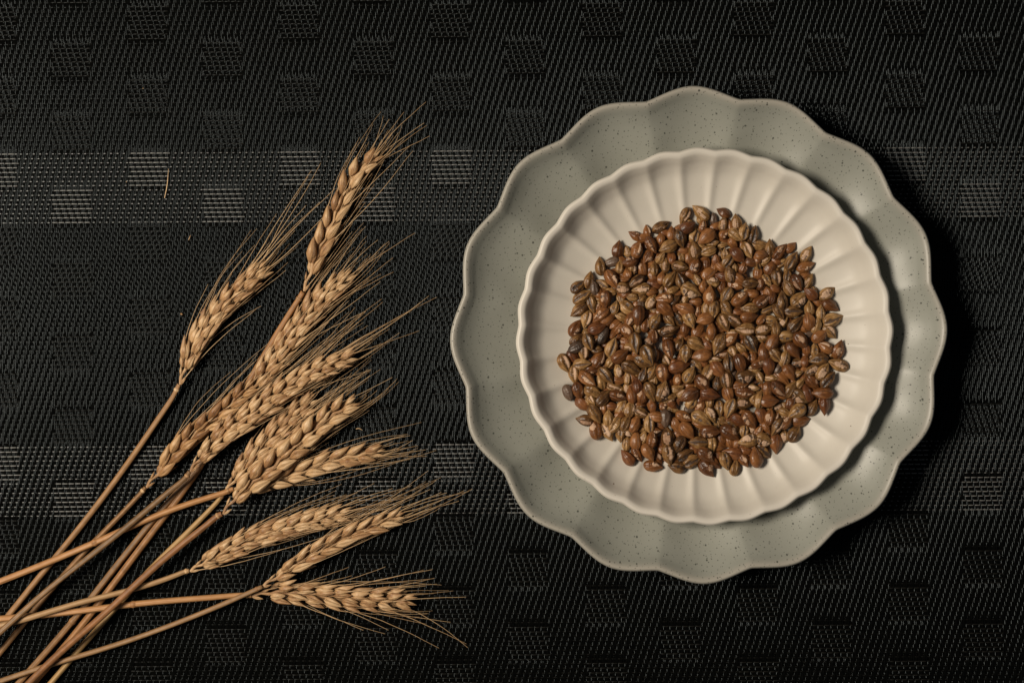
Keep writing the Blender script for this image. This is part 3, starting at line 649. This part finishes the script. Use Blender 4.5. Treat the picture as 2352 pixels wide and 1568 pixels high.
# ---- grain shapes
def grain_mesh(name, kind, seed, nu=34, nv=30):
    rs = random.Random(seed * 17 + 5)
    L, W, H = 7.9 * mmm, 4.9 * mmm, 3.7 * mmm
    L *= rs.uniform(.95, 1.06); W *= rs.uniform(.92, 1.08)
    if kind == 'd': W *= .88; L *= .9
    u = np.cos(np.linspace(np.pi, 0, nu)) * .5 + np.linspace(-1, 1, nu) * .5
    P = (1 - np.abs(u) ** 2.4) ** .62 * (1 - .17 * u)
    if kind != 'd': P = np.where(u > 0, P * (1 - .0 * u), P) * np.where(u > .05, 1 - .52 * np.clip((u - .05) / .95, 0, 1) ** 1.5, 1); P = np.where(u > .75, np.maximum(np.minimum(P, .09 + (1 - u) * 1.6), .10), P)
    P = np.maximum(P, .03); P[0] = .02; P[-1] = .02
    husk = {'w': 0, 's': 0, 'c': rs.choice([0, 0, 1]), 'o': 0, 'r': 0, 'd': 0}[kind]
    sd = Vector((seed * 3.3, seed * 1.7, 0))
    c_ph = rs.uniform(-.9, .9); c_u = rs.uniform(-.6, .5); c_w = rs.uniform(.22, .5); c_l = rs.uniform(.35, .8)
    tear = rs.random() < .4
    V = np.zeros((nu, nv, 3)); UV = np.zeros((nu, nv, 2)); K = np.zeros((nu, nv), int)
    for i in range(nu):
        for k in range(nv):
            ph = (k / nv) * 2 * math.pi
            pw = (ph + math.pi) % (2 * math.pi) - math.pi
            q = Vector((u[i] * 1.6, math.sin(ph), math.cos(ph)))
            nz = noise.noise(q * 1.3 + sd); nf = noise.noise(q * 4.5 + sd)
            d = 1 + .06 * nz + .02 * nf
            K[i, k] = 0
            if kind in 'wsc' or (kind == 'd'):
                cw = pw - .18 * noise.noise(Vector((u[i] * 1.5, seed, 9)))
                dep = .38 if kind in 'w' else (.46 if kind == 's' else .2)
                wd = .13 if kind == 'w' else (.24 if kind == 's' else .14)
                d -= dep * math.exp(-(cw / wd) ** 2) * (1 - abs(u[i]) ** 4)
                d += .07 * math.exp(-((abs(cw) - .38) / .2) ** 2)
                d -= .15 * math.exp(-((abs(pw) - 1.0) / .10) ** 2) * (kind != 'd')
                d += .045 * math.sin(u[i] * 24 + nz * 6) * math.exp(-(pw / 1.0) ** 2) * math.exp(-((u[i] + .25) / .5) ** 2)
                if kind == 'w' and seed == 0 and abs(cw) < .07 and abs(u[i]) < .8: K[i, k] = 2
                if kind == 'w' and seed % 3 == 1 and 0 < cw < .22 and abs(u[i] + .1) < .6 + .3 * nf: K[i, k] = 1
                if kind == 's' and abs(cw) < .15 * (1 - abs(u[i]) ** 3) and abs(u[i]) < .85: K[i, k] = 2
            if kind in 'or':
                for c in (-1.25, -.5, .25, 1.0):
                    d += .09 * math.exp(-((pw - c) / .10) ** 2) * (1 - abs(u[i]) ** 3)
                d += .03 * nf
            if kind == 'c':
                e = ((u[i] - c_u) / c_l) ** 2 + ((pw - c_ph) / c_w) ** 2 + .55 * noise.noise(q * 2.6 + sd * 2)
                if e < 1:
                    pale = noise.noise(q * 1.7 + sd * 3 + Vector((5, 5, 5))) + .12
                    K[i, k] = 1 if (pale > -.22 and e < .82) else 2
                    d += (.06 + .10 * nf) if K[i, k] == 1 else -.12
                elif e < 1.35: d += .09
            if kind == 'd' and tear and abs(pw - .3 - .3 * nz) < .2 and abs(u[i]) < .6: K[i, k] = 1
            V[i, k] = (u[i] * L / 2, math.sin(ph) * W / 2 * P[i] * d, math.cos(ph) * H / 2 * P[i] * d)
            UV[i, k] = (k / nv, (u[i] + 1) * 1.0 + seed * .37)
    V[-1, :, 0] += 0.0001
    Q = grid_quads(nu, nv, True)
    Kf = K.reshape(-1)[Q]
    mi = np.where((Kf == 1).sum(1) >= 2, 1, np.where((Kf == 2).sum(1) >= 2, 2, 0))
    main = {'w': M['grain_tan'], 's': M['grain_tan'], 'o': M['grain_orange'], 'r': M['grain_red'], 'd': M['grain_dark'],
            'c': M['grain_tan'] if seed % 2 else M['grain_orange']}[kind]
    return fast_mesh(name, V, Q, [main, M['grain_flesh'], M['grain_dark']], mi, uv=UV)
GM = {}
for kd, n in (('w', 6), ('o', 4), ('r', 3), ('s', 4), ('c', 12), ('d', 4)):
    GM[kd] = [grain_mesh('barley_grain', kd, s) for s in range(n)]
GV = {}
for kd in GM:
    for me in GM[kd]:
        co = np.empty(len(me.vertices) * 3, np.float32); me.vertices.foreach_get('co', co)
        me_mi = np.empty(len(me.polygons), np.int32); me.polygons.foreach_get('material_index', me_mi)
        GV[me.name] = (co.reshape(-1, 3), me_mi)

# ---- pile them up on the plate with a height map
res = 0.0005
hx0, hy0 = small.cx - .08, small.cy - .08; hn = 320
gx = hx0 + np.arange(hn) * res; gy = hy0 + np.arange(hn) * res
GX, GY = np.meshgrid(gx, gy, indexing='ij')
RR = np.hypot(GX - small.cx, GY - small.cy) / small.R
HM = small.z0 + np.interp(RR, small.top[:, 0], small.top[:, 1])
grs = random.Random(11)
def drop(px, py, ang, f, sink):
    """settle one grain on what is there already; returns its centre"""
    z = 0.010
    for _ in range(2):
        c = at(px, py, z)
        ca, sa = math.cos(ang), math.sin(ang)
        a, b = 3.7 * mmm * f, 2.2 * mmm * f
        i0, i1 = int((c.x - .005 - hx0) / res), int((c.x + .005 - hx0) / res)
        k0, k1 = int((c.y - .005 - hy0) / res), int((c.y + .005 - hy0) / res)
        X = GX[i0:i1, k0:k1] - c.x; Y = GY[i0:i1, k0:k1] - c.y
        U = (X * ca + Y * sa) / a; Vv = (-X * sa + Y * ca) / b
        rho = U * U + Vv * Vv
        core = rho < .45
        under = HM[i0:i1, k0:k1][core]
        z = float(np.quantile(under, .62)) + 1.75 * mmm * f - sink
        z = max(z, float(under.min()) + 1.6 * mmm * f)
    h = z + 1.7 * mmm * f * np.sqrt(np.clip(1 - rho, 0, 1))
    HM[i0:i1, k0:k1] = np.where(rho < 1, np.maximum(HM[i0:i1, k0:k1], h), HM[i0:i1, k0:k1])
    return at(px, py, z)

# grains below, seen only in the gaps
P0 = np.array([[g[0], g[1]] for g in G])
fill = []
tries = 0
while len(fill) < 330 and tries < 12000:
    tries += 1
    x, y = grs.uniform(1290, 1945), grs.uniform(475, 1100)
    d = np.hypot(P0[:, 0] - x, P0[:, 1] - y)
    near = P0[d < 52]
    if len(near) < 8: continue
    if np.hypot(*(near.mean(0) - (x, y))) > 11: continue
    if any((x - a) ** 2 + (y - b) ** 2 < 19 ** 2 for a, b, *_ in fill): continue
    fill.append((x, y, grs.uniform(0, 360), grs.choice('worr'), .92))

def pose(kd, ang, f):
    roll = {'w': .45, 's': .35, 'c': .35, 'o': .5, 'r': .5, 'd': .5}[kd]
    pit = grs.uniform(-.16, .16)
    if f < .85: pit += grs.choice([-1, 1]) * .30
    return Euler((grs.uniform(-roll, roll), pit, ang), 'XYZ')

placed = []
for (x, y, a, kd, f) in fill:
    a = math.radians(a); c = drop(x, y, a, f, 1.3 * mmm)
    placed.append((c, pose(kd, a, f), kd, grs.choice(GM[kd]), f, None, None))
order = sorted(range(len(G)), key=lambda i: G[i][4] + grs.uniform(-.04, .04))
big300 = set(sorted(range(len(G)), key=lambda i: -G[i][4])[:300])
stuffed = []
single = []
kd_count = {}
for i in order:
    x, y, a, kd, f = G[i]
    ar = math.radians(a); s = min(max(f, .84), 1.22) * (1.05 if f >= .98 else .97)
    c = drop(x, y, ar, s, (.15 if f >= .98 else .7) * mmm)
    n = kd_count.get(kd, 0); kd_count[kd] = n + 1
    me = GM[kd][(n * 5 + n // 3) % len(GM[kd])]
    rec = (c, pose(kd, ar, f), kd, me, s, i, f)
    (single if i in big300 else stuffed).append(rec)
stuffed += placed

# ---- labels
KW = {'w': 'tan creased', 'o': 'smooth amber', 'r': 'russet', 's': 'split', 'c': 'cracked pale', 'd': 'bare dark'}
HR = 'twelve one two three four five six seven eight nine ten eleven'.split()
DIRS = ['right', 'upper right', 'up', 'upper left', 'left', 'lower left', 'down', 'lower right']
def words(rec, fine=0):
    c, e, kd, me, s, i, f = rec
    x, y, a = G[i][0] - 1617, 785 - G[i][1], G[i][2]
    r = math.hypot(x, y) / 325
    clock = (3 - math.degrees(math.atan2(y, x)) / 30) % 12
    hr = HR[int(round(clock)) % 12]
    ring = ['near heap centre', 'a third out', 'halfway out', 'two thirds out', 'near heap rim', 'on heap edge'][max(0, min(5, int((r - .12) / .155)))]
    place = f'{ring} at {hr} o\'clock' if r > .12 else 'at the heart of the heap'
    dr = DIRS[int(round((a % 360) / 45)) % 8]
    size = 'big ' if f >= 1.2 else ''
    return f'{size}{KW[kd]} barley grain, tip {dr}, {place}'
lab = {}
for rec in single: lab.setdefault(words(rec), []).append(rec)
final = {}
for w, rs_ in lab.items():
    if len(rs_) == 1: final[rs_[0][5]] = w; continue
    xs = [G[r[5]][0] for r in rs_]; ys = [G[r[5]][1] for r in rs_]
    horiz = (max(xs) - min(xs)) > (max(ys) - min(ys))
    rs_.sort(key=lambda r: G[r[5]][0 if horiz else 1])
    nm = {2: ['left one', 'right one'], 3: ['left one', 'middle one', 'right one']}.get(len(rs_)) if horiz else {2: ['upper one', 'lower one'], 3: ['upper one', 'middle one', 'lower one']}.get(len(rs_))
    if nm is None: nm = (['leftmost', 'second from left', 'third from left', 'fourth from left', 'fifth from left', 'sixth from left', 'seventh from left'] if horiz else
                         ['topmost', 'second from top', 'third from top', 'fourth from top', 'fifth from top', 'sixth from top', 'seventh from top'])
    for k, r in enumerate(rs_):
        final[r[5]] = w.replace('big ', '') + ', ' + nm[k]
for rec in single:
    c, e, kd, me, s, i, f = rec
    o = link('barley_grain', me)
    o.location = c; o.rotation_euler = e; o.scale = (s * f / max(f, 1e-6), s, s)
    tag(o, final[i], 'barley grain', 'barley grains heaped on the cream plate')

# the rest, beyond the three hundred largest, as one
Vs, Qs, Ms, UVs = [], [], [], []
slots = [M['grain_tan'], M['grain_orange'], M['grain_red'], M['grain_dark'], M['grain_flesh']]
base = 0
ref_q = grid_quads(34, 30, True)
for (c, e, kd, me, s, i, f) in stuffed:
    co, mi = GV[me.name]
    R = np.array(e.to_matrix())
    Vs.append(co @ R.T * s + np.array(c)); Qs.append(ref_q + base); base += len(co)
    tab = np.array([slots.index(m) for m in me.materials]); Ms.append(tab[mi])
    uv = np.stack(np.meshgrid(np.linspace(0, 2, 34) + grs.uniform(0, 9), np.arange(30) / 30, indexing='ij')[::-1], -1)
    UVs.append(uv.reshape(-1, 2))
me = fast_mesh('barley_grains', np.concatenate(Vs), np.concatenate(Qs), slots, np.concatenate(Ms), uv=np.concatenate(UVs))
tag(link('barley_grains', me), 'roasted barley grains lying lower in the heap under the topmost ones', 'barley grains', kind='stuff')

zb = small.ztop(*at(1932, 905, .01)[:2]) * 1000 + .4
def t9(x, y): return ((3030 + x * 10 / 5.88) / 1.7415, (1342 + y * 10 / 5.88) / 1.7415)
def t12(x, y): return ((3030 + x * 10 / 5.88) / 1.7415, (1608 + y * 10 / 5.88) / 1.7415)
bit('bristle', [(*t9(213, 77), 9.6), (*t9(220, 75), 10.0), (*t9(228, 74), 10.4)], .12, M['grain_dark'], 'fine dark bristle on the cream plate right of the heap', 'bristle')
bit('bristle', [(*t12(164, 20), 8.4), (*t12(169, 18.5), 8.8), (*t12(173, 18.5), 9.0)], .12, M['grain_dark'], 'tiny dark bristle beside the lowest russet grain at the heap\'s right', 'bristle')
